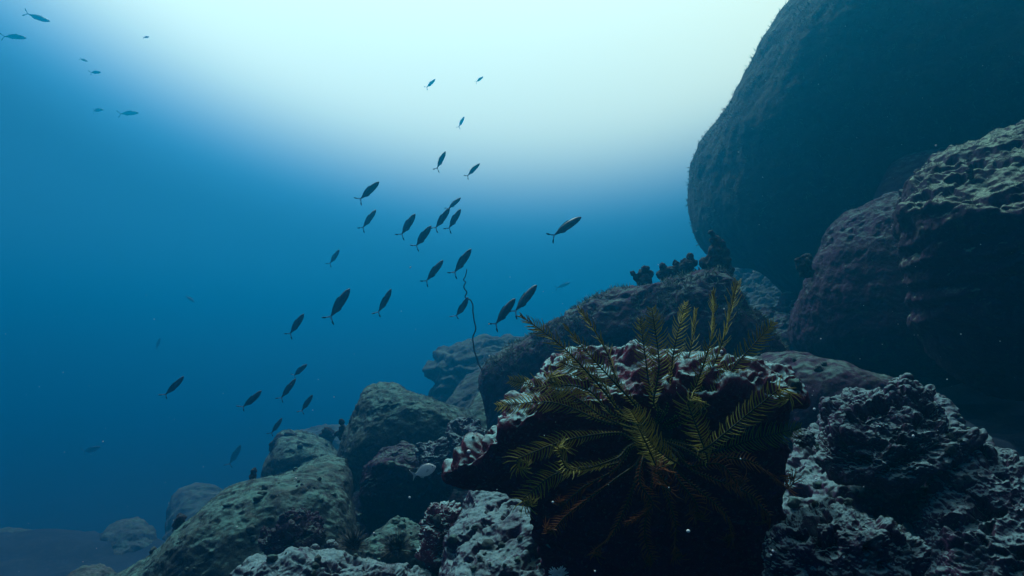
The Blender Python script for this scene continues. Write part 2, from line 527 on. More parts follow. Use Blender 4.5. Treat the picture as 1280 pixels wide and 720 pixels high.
rocks['far_shelf'] = rock('shelf_rock', 'farthest layered rock with a jutting flat ledge, faded blue', 'rock',
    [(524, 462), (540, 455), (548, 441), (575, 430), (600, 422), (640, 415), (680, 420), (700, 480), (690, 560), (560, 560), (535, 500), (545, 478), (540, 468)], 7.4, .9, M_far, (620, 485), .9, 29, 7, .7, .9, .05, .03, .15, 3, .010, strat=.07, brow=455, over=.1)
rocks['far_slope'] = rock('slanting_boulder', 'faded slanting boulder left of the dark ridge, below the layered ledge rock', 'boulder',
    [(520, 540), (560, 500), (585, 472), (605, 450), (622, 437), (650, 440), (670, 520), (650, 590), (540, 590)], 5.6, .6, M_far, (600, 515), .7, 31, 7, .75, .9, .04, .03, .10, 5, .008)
rocks['mid'] = rock('blocky_boulder', 'blocky boulder with a rough lit top and shaded face, tallest in the middle distance', 'boulder',
    [(426, 575), (432, 545), (441, 525), (445, 505), (458, 487), (475, 483), (500, 481), (514, 490), (540, 496), (568, 507), (588, 516), (602, 532), (610, 580), (600, 640), (500, 660), (440, 640)],
    3.5, .42, M_boulder, (515, 570), 1.3, 37, 8, .68, .9, .05, .03, .10, 10, .007, brow=[(430, 500), (480, 500), (540, 520), (610, 560)], over=.05)
rocks['mid_low'] = rock('pale_wedge_rock', 'small pale wedge of rock between the blocky boulder and the dark ridge', 'rock',
    [(582, 520), (592, 498), (604, 484), (615, 500), (625, 560), (590, 570)], 3.6, .2, M_boulder, (604, 530), .7, 39, 6, .75, .9, .05, .04, .1, 9, .012)
rocks['left_back'] = rock('domed_boulder', 'smooth domed boulder with a dark crust cap, left of the blocky boulder', 'boulder',
    [(328, 600), (334, 572), (346, 545), (362, 539), (385, 541), (408, 552), (428, 572), (440, 620), (420, 660), (330, 650)], 4.4, .48, M_boulder, (385, 600), .9, 41, 7, .72, .9, .05, .02, .12, 8, .006, brow=[(330, 560), (360, 556), (440, 590)], over=.05)
rocks['left_main'] = rock('long_boulder', 'long sloping boulder with a broad silty back, largest on the lower left', 'boulder',
    [(110, 745), (150, 712), (190, 684), (232, 655), (268, 632), (303, 610), (340, 592), (380, 577), (412, 570), (433, 573), (443, 600), (448, 640), (444, 720), (400, 800), (120, 820)],
    2.4, .5, M_boulder, (330, 700), 1.3, 43, 8, .7, .9, .045, .022, .09, 13, .006, brow=[(110, 760), (200, 710), (300, 640), (440, 605)], over=-.25)
rocks['cleft'] = rock('overhung_rock', 'rock with a lit slanting cap over a black hollow, behind the silver fish', 'rock',
    [(446, 600), (458, 582), (474, 566), (490, 558), (507, 555), (522, 566), (540, 580), (560, 600), (570, 680), (470, 690), (448, 650)], 2.7, .2, M_dark, (505, 615), 1.6, 47, 8, .68, .9, .05, .04, .30, 12, .010, brow=585, over=.4)
rocks['knob1'] = rock('knobbly_rock', 'knobbly purple rock just above the silver fish', 'rock',
    [(520, 580), (526, 556), (540, 545), (556, 550), (570, 562), (580, 600), (560, 625), (530, 610)], 2.5, .13, M_reef, (550, 582), .8, 53, 7, .75, .9, .08, .06, .6, 14, .014, brow=570, over=.2)
rocks['knob2'] = rock('capped_rock', 'small rock with a grey cap right of the knobbly one, under the ridge', 'rock',
    [(556, 550), (562, 534), (582, 526), (600, 534), (612, 548), (618, 600), (580, 610), (560, 580)], 2.45, .14, M_reef, (588, 566), .9, 59, 7, .75, .9, .08, .06, .6, 13, .014, brow=552, over=.2)
rocks['front_low'] = rock('pale_front_boulder', 'pale crusted boulder cut off by the bottom edge, in front of the urchins', 'boulder',
    [(240, 765), (275, 732), (305, 708), (335, 698), (372, 693), (420, 694), (470, 697), (508, 704), (530, 720), (545, 770), (520, 850), (300, 850)], 1.45, .22, M_reef, (400, 775), 1.0, 61, 8, .72, .9, .06, .04, .30, 17, .010, brow=[(250, 735), (330, 710), (470, 709), (545, 752)], over=.3)
rocks['dark_crust'] = rock('dark_crusty_rock', 'dark crusty lump of rock sitting on the long boulder above the pale front one', 'rock',
    [(322, 690), (326, 672), (345, 660), (352, 647), (368, 639), (384, 645), (404, 650), (412, 670), (408, 695), (370, 712), (335, 708)], 1.75, .1, M_dark, (367, 678), .3, 67, 8, .8, .9, .08, .07, 1.0, 20, .012, brow=660, over=.1)
rocks['tent'] = rock('pale_tent_rock', 'small pale tent-shaped rock behind the spiny urchins', 'rock',
    [(440, 700), (458, 676), (478, 660), (492, 649), (508, 650), (524, 662), (545, 676), (560, 720), (450, 730)], 1.95, .15, M_boulder, (500, 690), .9, 71, 7, .85, .9, .05, .03, .12, 14, .008, brow=690)
rocks['gap_fill'] = rock('gap_filler_rock', 'dark filler rock added for shade in the gap between the tent-shaped rock and the overhung rock', 'rock',  # added filler: closes the gap so that it reads as dark shade
    [(425, 620), (500, 600), (600, 590), (640, 640), (640, 760), (420, 760)], 3.1, .25, M_dark, (520, 680), .1, 75, 7, .7, .9, .06, .04, .2, 10, .01)
rocks['lump'] = rock('overhanging_lump', 'lump of rock with a pale top and dark hollow front, left of the feather star', 'rock',
    [(520, 690), (528, 655), (530, 632), (545, 622), (562, 620), (578, 634), (588, 660), (600, 720), (560, 760), (525, 730)], 1.6, .12, M_star_rock, (558, 690), 1.0, 73, 8, .74, .9, .09, .08, .7, 13, .016, brow=642, over=.3)
rocks['under'] = rock('shaded_slope_rock', 'dull purple rock slope running under the overhang of the feather star', 'rock',
    [(545, 790), (560, 700), (572, 650), (592, 614), (640, 600), (720, 610), (760, 700), (760, 820), (560, 840)], 1.35, .2, M_reef, (660, 730), .6, 79, 8, .75, .9, .04, .03, .30, 15, .010)
rocks['star'] = rock('overhanging_reef_rock', 'jutting maroon reef rock with a white-crusted top that carries the feather star', 'rock',
    [(551, 598), (566, 583), (590, 567), (615, 548), (638, 527), (652, 507), (672, 484), (690, 462), (712, 446), (740, 434), (768, 424), (800, 428), (830, 424), (866, 429), (903, 432), (925, 446),
     (948, 455), (972, 468), (1006, 490), (1003, 500), (985, 512), (990, 545), (1004, 590), (980, 640), (1012, 700), (1030, 860), (610, 860), (645, 770), (690, 705), (668, 655), (640, 628), (600, 634), (585, 620), (560, 610)],
    1.0, .11, M_star_rock, (820, 560), 1.0, 83, 8, .74, .9, .06, .05, .60, 19, .010, strat=.03, brow=[(550, 592), (600, 572), (640, 545), (690, 508), (860, 494), (1005, 496)], over=.9)
rocks['reef'] = rock('lumpy_reef_mound', 'lumpy crusted reef mound with a ragged crest, filling the lower right', 'rock',
    [(965, 600), (985, 566), (1010, 545), (1030, 536), (1034, 508), (1062, 489), (1084, 483), (1110, 488), (1160, 487), (1178, 500), (1196, 525), (1228, 545), (1258, 562), (1300, 585), (1400, 650), (1420, 860),
     (900, 860), (930, 700)], 1.25, .13, M_reef, (1140, 690), .9, 89, 8, .74, .9, .07, .05, .42, 12, .012, brow=640, over=-.6)
rocks['crest'] = rock('craggy_crest_rock', 'craggy rock with deep dark hollows, standing as the ragged crest of the lumpy mound', 'rock',
    [(1022, 575), (1032, 540), (1034, 508), (1048, 496), (1064, 488), (1084, 482), (1100, 488), (1116, 484), (1140, 490), (1160, 486), (1178, 500), (1194, 524), (1210, 552), (1200, 600), (1120, 630), (1050, 610)],
    1.2, .085, M_reef, (1115, 560), .7, 91, 8, .78, .9, .10, .08, .6, 13, .012, brow=545, over=-.2)
rocks['side'] = rock('knobbly_slope_rock', 'knobbly dark rock on the right slope of the lumpy mound, running out of the picture', 'rock',
    [(1140, 660), (1160, 600), (1178, 566), (1204, 548), (1236, 552), (1262, 566), (1300, 592), (1360, 660), (1340, 800), (1170, 780)],
    1.1, .085, M_reef, (1240, 670), .9, 93, 8, .78, .9, .09, .07, .5, 14, .012, brow=600, over=-.4)
rocks['reef_front'] = rock('front_reef_lump', 'pale pitted lump of reef at the bottom edge, nearest on the right', 'rock',
    [(945, 700), (965, 672), (990, 650), (1018, 638), (1060, 632), (1100, 638), (1130, 655), (1150, 690), (1160, 780), (940, 790)], .8, .07, M_reef, (1050, 720), .9, 97, 8, .76, .9, .08, .07, .6, 18, .012, brow=668, over=.3)
rocks['small_knob'] = rock('knob_rock', 'small white-edged knob of rock beside the foot of the lumpy mound', 'rock',
    [(988, 550), (992, 540), (1004, 535), (1016, 540), (1020, 552), (1004, 560)], 1.12, .02, M_reef, None, .2, 101, 6, .8, .9, .1, .1, .4, 40, .03)
# far left on the sea floor
for k, (nm, lab, ol, d, dp) in enumerate([
    ('seabed_rock', 'dark low rock on the far sea floor left of the long boulder', [(110, 760), (122, 690), (128, 672), (146, 652), (172, 646), (192, 660), (210, 700), (220, 760)], 7.2, .5),
    ('seabed_rock', 'faint rock pile on the far sea floor, above the long boulder', [(205, 660), (216, 622), (236, 607), (262, 604), (286, 618), (320, 650), (340, 780), (190, 780)], 7.6, .5),
    ('seabed_rock', 'flat dark rock on the far sea floor at the left picture edge', [(-80, 740), (-30, 668), (10, 659), (40, 662), (62, 676), (80, 740)], 8.2, .5),
    ('seabed_rock', 'pale smooth rock at the foot of the long boulder on the bottom edge', [(60, 760), (80, 722), (106, 707), (130, 706), (160, 725), (180, 780)], 3.2, .3),
    ('seabed_rock', 'very faint hump of rock behind the domed boulder', [(330, 580), (350, 545), (395, 533), (430, 530), (470, 560), (440, 600)], 9.5, .8)]):
    rock(nm, lab, 'rock', ol, d, dp, M_far, None, .5, 110 + k, 6, .7, .9, .08, .06, .2, 5, .02, group='rocks on the far sea floor')
for px, py, r, d, lab in [(414, 681, 9, 1.75, 'small pale stone on the rear edge of the pale front boulder'),
                          (394, 684, 6, 1.62, 'smaller flat stone left of the small pale stone')]:
    rock('stone', lab, 'stone', [(px + r * math.cos(q) * (1 + .15 * math.sin(3 * q)), py + .75 * r * math.sin(q)) for q in np.linspace(0, 6.28, 13)[:-1]], d, r / F * d * .8, M_reef, (px, py), 0, 130 + px, 5, 1, 1, .1, .05, 0, 8, .02)

# ------------------------------------------------------------------ surface lookup: where a thing stands on a rock
def bvh(o):
    me = o.data; mw = o.matrix_basis
    V_ = [mw @ v.co for v in me.vertices]
    return BVHTree.FromPolygons(V_, [tuple(p.vertices) for p in me.polygons])


_bv = {}


def hit(key, px, py, d0=.3):
    """point of rocks[key] that lies behind photo pixel (px, py)"""
    if key not in _bv: _bv[key] = bvh(rocks[key])
    dirv = at(px, py, 1).normalized()
    loc, nor, idx, dist = _bv[key].ray_cast(dirv * d0, dirv)
    return loc, nor


# ------------------------------------------------------------------ feather star
M_rachis = plain_mat('olive_black_stalk', (.035, .028, .012), .6, .25)
M_pinn = plain_mat('olive_yellow_pinnule', (.44, .36, .06), .55, .25, (.27, .22, .045), 40)
M_pinn_red = plain_mat('rusty_pinnule', (.36, .11, .03), .55, .25, (.22, .05, .02), 40)
M_calyx = plain_mat('dark_maroon_disc', (.045, .012, .014), .7, .2)
for mm in (M_pinn, M_pinn_red):
    mm.node_tree.nodes['Principled BSDF'].inputs['Subsurface Weight'].default_value = 0
    tl = mm.node_tree.nodes.new('ShaderNodeBsdfTranslucent')
    mx = mm.node_tree.nodes.new('ShaderNodeMixShader'); mx.inputs[0].default_value = .4
    pb = mm.node_tree.nodes['Principled BSDF']
    if pb.inputs['Base Color'].is_linked:
        mm.node_tree.links.new(pb.inputs['Base Color'].links[0].from_socket, tl.inputs[0])
    mm.node_tree.links.new(pb.outputs[0], mx.inputs[1]); mm.node_tree.links.new(tl.outputs[0], mx.inputs[2])
    mm.node_tree.links.new(mx.outputs[0], mm.node_tree.nodes['Material Output'].inputs[0])


def feather_arm(path, r0, plen, parent, mat, rnd, face=0.0, curl=0.0):
    """one arm: a jointed stalk with two rows of fine pinnules; curl rolls the tip up"""
    n = 90
    path = [path[0]] + [p + Vector((rnd.uniform(-.007, .007), rnd.uniform(-.006, .006), rnd.uniform(-.005, .005))) for p in path[1:-1]] + [path[-1]]
    C = spline(path, n)
    plen = plen * rnd.uniform(.82, 1.08)
    if curl:
        t = (C[-1] - C[-4]).normalized(); s_ = CF.cross(t).normalized()
        p = C[-1].copy(); a_ = 0; step = .0028
        for q in range(26):
            a_ += curl * .26; tt = t * math.cos(a_) + s_ * math.sin(a_)
            p = p + tt * step * (1 - q / 40); C.append(p.copy())
        n = len(C)
    L_ = [0]
    for i_ in range(1, n): L_.append(L_[-1] + (C[i_] - C[i_ - 1]).length)
    tot = L_[-1]
    V, Q = tube(C, [r0 * (1 - .72 * l / tot) for l in L_], 6)
    Mi = [0] * len(Q)
    s = .012; side = 0
    k = 0
    while s < tot:
        while k < n - 2 and L_[k + 1] < s: k += 1
        u = s / tot
        p = C[k].lerp(C[k + 1], min(1, (s - L_[k]) / max(1e-6, L_[k + 1] - L_[k])))
        t = (C[min(k + 2, n - 1)] - C[max(k - 1, 0)]).normalized()
        vw = (-p).normalized()
        b = t.cross(vw); b = b.normalized() if b.length > 1e-4 else CR.copy()
        nn = b.cross(t).normalized()
        aa = face + rnd.uniform(-.32, .32) + .5 * math.sin(5 * u + plen * 900)
        pl = 1.22 * plen * max(.14, min(1, (u - .22) / .34)) * min(1, .35 + 4.5 * (1 - u)) * rnd.uniform(.82, 1.12)
        for sg in (1, -1):
            dr = (b * math.cos(aa) + nn * math.sin(aa)) * sg
            w_ = math.radians(rnd.uniform(58, 72) - 12 * u)
            d1 = (dr * math.sin(w_) + t * math.cos(w_)).normalized()
            d2 = (dr * math.sin(w_ - .25) + t * math.cos(w_ - .25) + nn * rnd.uniform(-.05, .25)).normalized()
            q0 = p + dr * r0 * .3; q1 = q0 + d1 * pl * .55; q2 = q1 + d2 * pl * .45
            e = d1.cross(nn).normalized(); g_ = nn
            w0, w1 = .0011, .00085
            base = len(V)
            for c_, ww in ((q0, w0), (q1, w1), (q2, .0003)):
                V += [c_ + e * ww, c_ - e * ww * .5 + g_ * ww * .8, c_ - e * ww * .5 - g_ * ww * .8]
            for lv in (0, 3):
                for q in range(3):
                    q_ = (q + 1) % 3
                    Q.append((base + lv + q, base + lv + q_, base + lv + 3 + q_, base + lv + 3 + q)); Mi.append(1)
        s += .0048 if u < .85 else .0030
    return link_mesh('arm', np.array([list(v) for v in V]), Q, [M_rachis, mat], parent, True, None, Mi)


bloc, bnor = hit('star', 815, 548)
BD = bloc.dot(CF)
fs = empty('feather_star', bloc)
tag(fs, 'olive yellow feather star with many feathery arms, spread over the maroon reef rock', 'feather star')
rnd = random.Random(5)
bp = bloc + bnor * .012
bmc = bmesh.new(); bmesh.ops.create_icosphere(bmc, subdivisions=4, radius=1)
Vc = np.array([v.co[:] for v in bmc.verts]); Tc = np.array([[v.index for v in f.verts] for f in bmc.faces]); bmc.free()
ex, ez = bnor.orthogonal().normalized(), None
ez = bnor.cross(ex)
Bm = np.array([ex, ez, bnor])
sh = np.stack([Vc[:, 0] * .026, Vc[:, 1] * .026, Vc[:, 2] * .016], 1) * (1 + .15 * fbm(Vc * 3, 5, 3))[:, None]
disc = link_mesh('disc', sh @ Bm + np.array(bp - bloc), Tc, M_calyx, fs)
for k in range(16):
    q = k / 16 * 6.283 + rnd.uniform(-.1, .1)
    o_ = ex * math.cos(q) + ez * math.sin(q)
    pts = [o_ * .016 - bnor * .002, o_ * .034 - bnor * .010, o_ * .048 - bnor * .022, o_ * .056 - bnor * .034]
    Vt, Qt = tube(spline([p + (bp - bloc) for p in pts], 10), [.0019 - .0011 * z / 9 for z in range(10)], 5)
    link_mesh('cirrus', np.array([list(v) for v in Vt]), Qt, M_calyx, fs)
# px paths (photo), depth offset from the disc (negative = towards the viewer), colour, curl, face, pinnule length
ARMS = [
    ([(745, 480, -.01), (700, 435, -.02), (650, 394, -.03)], 0, 0, 1.1, .020),
    ([(768, 482, .00), (740, 443, .00), (706, 407, .00)], 0, 0, 1.0, .019),
    ([(778, 482, .02), (752, 435, .02), (723, 384, .02)], 0, 0, 1.15, .018),
    ([(820, 500, .00), (821, 450, .00), (815, 386, -.01)], 0, 0, .1, .022),
    ([(812, 490, .03), (806, 440, .04), (800, 398, .04)], 0, 0, .5, .020),
    ([(833, 490, .03), (845, 440, .03), (857, 379, .03)], 0, 0, .3, .020),
    ([(846, 492, .05), (860, 440, .06), (870, 386, .06)], 0, 0, .8, .019),
    ([(862, 490, .00), (884, 425, .00), (892, 364, -.01)], 0, 0, .1, .024),
    ([(876, 495, .03), (903, 435, .04), (922, 352, .04)], 0, 0, .6, .023),
    ([(885, 505, .02), (925, 455, .03), (967, 403, .03)], 0, 0, .35, .021),
    ([(880, 560, -.05), (935, 525, -.05), (972, 488, -.06)], 0, 1, .5, .022),
    ([(885, 565, -.03), (945, 550, -.02), (1000, 535, .00)], 0, 0, .5, .020),
    ([(880, 572, -.06), (940, 578, -.06), (980, 608, -.05)], 1, -1, .4, .019),
    ([(862, 578, -.07), (905, 583, -.08), (922, 606, -.08)], 1, -2.2, .4, .019),
    ([(850, 578, -.09), (815, 560, -.11), (788, 512, -.13)], 0, 0, .35, .023),
    ([(818, 585, -.10), (808, 560, -.12), (796, 530, -.13)], 0, 0, .6, .018),
    ([(878, 578, -.08), (872, 545, -.11), (860, 506, -.12)], 0, 1.3, .35, .022),
    ([(770, 545, -.04), (715, 552, -.06), (650, 572, -.05)], 0, -1, .5, .021),
    ([(752, 525, -.01), (690, 503, -.01), (622, 508, .00)], 0, 0, .4, .018),
    ([(755, 518, .01), (705, 492, .02), (636, 475, .03)], 0, 0, .6, .018),
    ([(765, 515, -.01), (730, 490, -.02), (690, 480, -.02)], 0, 1.6, .5, .020),
    ([(770, 510, .00), (742, 478, .00), (700, 452, -.01)], 0, 0, .8, .019),
    ([(765, 570, -.07), (720, 588, -.10), (698, 562, -.12)], 0, 2.0, .4, .022),
    ([(772, 582, -.08), (728, 606, -.10), (704, 632, -.10)], 1, 2.6, .4, .016),
    ([(768, 575, -.06), (700, 590, -.07), (655, 622, -.06)], 0, -1.2, .5, .019),
    ([(800, 600, -.09), (812, 632, -.10), (782, 655, -.10)], 1, 0, .4, .016),
    ([(820, 600, -.10), (838, 612, -.12), (822, 590, -.14)], 1, 1.8, .4, .017),
    ([(845, 600, -.08), (875, 625, -.08), (868, 645, -.08)], 1, -1.6, .4, .016),
    ([(790, 610, -.07), (760, 660, -.07), (742, 690, -.06)], 1, -2.0, .5, .013),
    ([(812, 615, -.08), (806, 665, -.08), (816, 700, -.07)], 1, 1.8, .5, .013),
    ([(835, 612, -.08), (850, 660, -.08), (842, 695, -.07)], 1, -1.8, .5, .013),
    ([(858, 600, -.07), (900, 640, -.07), (915, 672, -.06)], 1, 2.2, .5, .014),
    ([(865, 590, -.07), (930, 618, -.06), (962, 645, -.05)], 1, 1.6, .5, .014),
    ([(770, 600, -.07), (715, 640, -.07), (690, 665, -.06)], 1, 2.0, .5, .013),
]
for k, (pth, red, curl, face, pl) in enumerate(ARMS):
    w0 = at(pth[0][0], pth[0][1], BD + pth[0][2])
    st = bp + (w0 - bp).normalized() * .016 + bnor * .004
    mid = st.lerp(w0, .5) + bnor * .010 - CF * (.03 if pth[-1][1] < 500 else 0)
    feather_arm([p - bloc for p in [st, mid] + [at(x, y, BD + d) for x, y, d in [(x_, y_, d_ - (.055 if pth[-1][1] < 500 else .0)) for x_, y_, d_ in pth]]], .0021, pl, fs, M_pinn_red if red else M_pinn, rnd, face, curl)

# ------------------------------------------------------------------ fusilier fish
M_fish = plain_mat('blue_grey_fish_skin', (.035, .032, .055), .45, .4, (.05, .045, .07), 60)
M_fin = plain_mat('dark_fin', (.03, .028, .05), .6, .2)
M_tip = plain_mat('black_tail_tip', (.008, .008, .012), .6, .2)
M_eye = plain_mat('black_eye', (.01, .01, .012), .2, .5)
mt, ntt, pt = new_mat('clear_tail_membrane')
pt.inputs['Base Color'].default_value = (.25, .27, .33, 1); pt.inputs['Alpha'].default_value = .55; pt.inputs['Roughness'].default_value = .5
M_tail = mt


def fish_body(prof_pts, n=28, sides=18):
    xs = np.array([p[0] for p in prof_pts]); hs = np.array([p[1] for p in prof_pts]); ws = np.array([p[2] for p in prof_pts]); zs = np.array([p[3] for p in prof_pts])
    t = np.linspace(0, 1, n); X_ = xs[0] + (xs[-1] - xs[0]) * (t * t * (3 - 2 * t) * .5 + t * .5)
    o_ = np.argsort(xs)
    h = np.interp(X_, xs[o_], hs[o_]); w_ = np.interp(X_, xs[o_], ws[o_]); z = np.interp(X_, xs[o_], zs[o_])
    kern = np.array([.25, .5, .25])
    for A_ in (h, w_): A_[1:-1] = np.convolve(A_, kern, 'valid')
    V, Q = [], []
    for i_ in range(n):
        for k in range(sides):
            q = 2 * math.pi * k / sides
            V.append((X_[i_], math.cos(q) * w_[i_], z[i_] + math.sin(q) * h[i_]))
    for i_ in range(n - 1):
        for k in range(sides):
            k2 = (k + 1) % sides
            Q.append((i_ * sides + k, (i_ + 1) * sides + k, (i_ + 1) * sides + k2, i_ * sides + k2))
    Q.append(tuple(range(sides))); Q.append(tuple(reversed(range((n - 1) * sides, n * sides))))
    return np.array(V), Q


def fin(outline, th=.004):
    """thin two-sided fin from an (x, z) outline, thickness along y"""
    n = len(outline)
    V = [(x, th, z) for x, z in outline] + [(x, -th, z) for x, z in outline]
    Q = [tuple(range(n)), tuple(reversed(range(n, 2 * n)))]
    for i_ in range(n):
        j_ = (i_ + 1) % n
        Q.append((i_, i_ + n, j_ + n, j_))
    return np.array(V), Q


def make_fusilier(bend=0.0, fat=1.0):
    r = empty('fusilier_fish', (0, 0, 0))

    def link_mesh(name, V, Q, mat, parent, smooth=True):
        V = np.array(V, dtype=float); V[:, 2] *= fat
        V[:, 1] += bend * (.35 - V[:, 0]) ** 2 * (V[:, 0] < .35)
        return globals()['link_mesh'](name, V, Q, mat, parent, smooth)
    V, Q = fish_body([(.50, .004, .004, 0), (.485, .020, .016, 0), (.45, .045, .033, 0), (.38, .074, .050, 0), (.27, .098, .062, 0), (.12, .110, .066, 0), (0, .106, .060, 0),
                      (-.12, .086, .046, 0), (-.22, .058, .030, 0), (-.29, .032, .018, 0), (-.335, .020, .012, 0)])
    link_mesh('body', V, Q, M_fish, r)
    V, Q = fin([(-.325, .020), (-.36, .034), (-.43, .110), (-.475, .160), (-.462, .110), (-.415, .036), (-.385, .0), (-.415, -.036), (-.462, -.110), (-.475, -.160), (-.43, -.110), (-.36, -.034), (-.325, -.020)])
    tf = link_mesh('tail_fin', V, Q, M_tail, r, False)
    for sg in (1, -1):
        V, Q = fin([(-.425, sg * .090), (-.445, sg * .135), (-.488, sg * .185), (-.505, sg * .180), (-.492, sg * .130), (-.460, sg * .085)][::sg], .010)
        link_mesh('tail_tip', V, Q, M_tip, tf, False)
    V, Q = fin([(.20, .098), (.13, .135), (.02, .128), (-.10, .105), (-.20, .072), (-.21, .052), (-.05, .088), (.10, .10)]); link_mesh('dorsal_fin', V, Q, M_fin, r, False)
    V, Q = fin([(-.02, -.098), (-.07, -.122), (-.16, -.092), (-.20, -.058), (-.10, -.080)]); link_mesh('anal_fin', V, Q, M_fin, r, False)
    for sg in (1, -1):
        V, Q = fin([(.26, -.005), (.19, .012), (.10, -.030), (.17, -.040)]); V = V + np.array([0, sg * .064, 0]); V[:, 1] += sg * (.26 - V[:, 0]) * .25
        link_mesh('pectoral_fin', V, Q, M_fin, r, False)
        S, T = ico(3); link_mesh('eye', S * np.array([.014, .006, .014]) + np.array([.425, sg * .040, .012]), T, M_eye, r)
    return r


def copy_tree(o, parent=None):
    c = o.copy(); COL.objects.link(c)
    if parent is not None: c.parent = parent
    for ch in o.children: copy_tree(ch, c)
    return c


def place_fish(o, head, tail, length, rnd, roll=None, yaw=None):
    """head and tail pixels give the size, so the distance"""
    px = math.hypot(head[0] - tail[0], head[1] - tail[1])
    yaw = rnd.uniform(-.35, .35) if yaw is None else yaw
    d = length * math.cos(yaw) * F / px
    zz = at((head[0] + tail[0]) / 2, (head[1] + tail[1]) / 2, 1).z
    if zz * d > 4.7: length *= 4.7 / (zz * d); d = 4.7 / zz
    c = at((head[0] + tail[0]) / 2, (head[1] + tail[1]) / 2, d)
    xa = (at(*head, d) - at(*tail, d)).normalized()
    vw = c.normalized()
    xa = (xa * math.cos(yaw) + vw * math.sin(yaw)).normalized()
    za = vw.cross(xa).normalized()
    if za.z < 0: za = -za
    ra = rnd.uniform(-.45, .45) if roll is None else roll
    ya = za.cross(xa).normalized()
    za2 = za * math.cos(ra) + ya * math.sin(ra); ya2 = za2.cross(xa)
    Mx = Matrix((xa, ya2, za2)).transposed().to_4x4()
    o.matrix_basis = Matrix.Translation(c) @ Mx @ Matrix.Scale(length, 4)
    return d


S_ = 'fusilier'
FISH = [  # head px, tail px, length m, label
    ((474, 227), (447, 252), .17, 'dark fusilier with spread black-tipped tail, highest of the dark fish left of the bright column'),
    ((470, 262), (452, 287), .17, 'slim bluish fusilier directly below the highest dark one'),
    ((519, 267), (500, 297), .17, 'dark fusilier left of the tight trio in the bright water'),
    ((539, 282), (516, 313), .17, 'dark fusilier just below and left of the tight trio'),
    ((562, 260), (542, 290), .17, 'widest and leftmost fusilier of the tight trio in the bright water'),
    ((576, 247), (558, 263), .14, 'fusilier peeking out above the others of the tight trio'),
    ((576, 261), (559, 289), .17, 'rightmost and lowest fusilier of the tight trio in the bright water'),
    ((557, 189), (545, 212), .17, 'blue faded fusilier with thin tail, upper left of a pair against the glow'),
    ((600, 204), (582, 221), .17, 'curved blue fusilier, lower right of a pair against the glow'),
    ((580, 146), (573, 160), .17, 'pale blue plump fish alone inside the bright glow'),
    ((727, 271), (687, 296), .19, 'solitary dark fusilier swimming far right of the shoal, above the reef ridge'),
    ((424, 312), (412, 332), .17, 'small blurred fusilier alone left of the middle of the shoal'),
    ((554, 325), (530, 355), .17, 'dark fusilier above the top of the wire coral, left one of two side by side'),
    ((589, 311), (565, 345), .18, 'dark fusilier touching the top of the wire coral, right one of two side by side'),
    ((437, 361), (410, 401), .20, 'long dark fusilier with ragged tail, biggest on the left of the shoal'),
    ((489, 361), (472, 396), .18, 'steep fusilier between the long ragged-tailed one and the wire coral'),
    ((380, 392), (360, 421), .17, 'fusilier below left of the long ragged-tailed one'),
    ((585, 371), (570, 403), .17, 'narrow steep fusilier right against the stalk of the wire coral'),
    ((644, 373), (616, 410), .17, 'dark fusilier partly behind another, just above the leftmost feather star arm'),
    ((671, 356), (640, 394), .19, 'large dark fusilier overlapping another, just above the leftmost feather star arm'),
    ((384, 455), (363, 473), .16, 'upper fusilier of two nose to tail over the domed boulder'),
    ((369, 474), (350, 501), .17, 'lower fusilier with pale tail of two nose to tail over the domed boulder'),
    ((391, 493), (375, 517), .16, 'dark fusilier right above the domed boulder, close under the nose to tail pair'),
    ((326, 489), (302, 514), .17, 'fusilier swimming left of the nose to tail pair'),
    ((229, 471), (205, 498), .17, 'reddish dark fusilier alone in the open deep blue, farthest left of the dark ones'),
    ((352, 523), (339, 545), .16, 'small steep fusilier just over the crust cap of the domed boulder'),
    ((301, 556), (285, 586), .19, 'faint steep fusilier left of the domed boulder near the sea floor'),
    ((200, 422), (195, 438), .15, 'barely visible tiny upright fish in the deep blue above the reddish one'),
    ((126, 558), (97, 569), .24, 'faint level fish low in the deep blue on the left'),
    ((60, 26), (35, 19), .22, 'blurred fish nosing downward in the top left corner'),
    ((30, 47), (6, 44), .22, 'blurred blue fish against the left picture edge near the top'),
    ((110, 77), (98, 72), .15, 'stubby blurred fish, upper one of a close pair near the top left'),
    ((127, 90), (111, 91), .15, 'thin blurred fish, lower one of a close pair near the top left'),
    ((130, 137), (111, 138), .17, 'thin level fish, left one of two in line below the top left pair'),
    ((172, 141), (150, 142), .17, 'thin level fish, right one of two in line below the top left pair'),
    ((187, 46), (178, 47), .08, 'tiny dark fish dot in the pale water near the top left'),
    ((544, 99), (532, 111), .17, 'ghostly pale fish at the top, left one of two nearly lost in the glow'),
    ((604, 96), (594, 103), .15, 'ghostly pale fish at the top, right one of two nearly lost in the glow'),
    ((713, 353), (695, 361), .20, 'faint blue fish hovering over the crest of the reef ridge'),
    ((244, 378), (230, 369), .15, 'faint small fish in the blue, left of the shoal'),
]
rnd = random.Random(11)
protos = [make_fusilier(.0), make_fusilier(.22, .92), make_fusilier(-.28, 1.06), make_fusilier(.42, .98)]
for k, (h, t, ln, lab) in enumerate(FISH):
    o = protos[k] if k < 4 else copy_tree(protos[rnd.randrange(4)])
    far = lab.split()[0] in ('ghostly', 'blurred', 'faint', 'barely', 'stubby', 'thin', 'tiny')
    place_fish(o, h, t, ln * (2.1 if far else 1.5 if k == 9 else 1), rnd)
    tag(o, lab, 'fish', 'shoal of small fish over the reef')

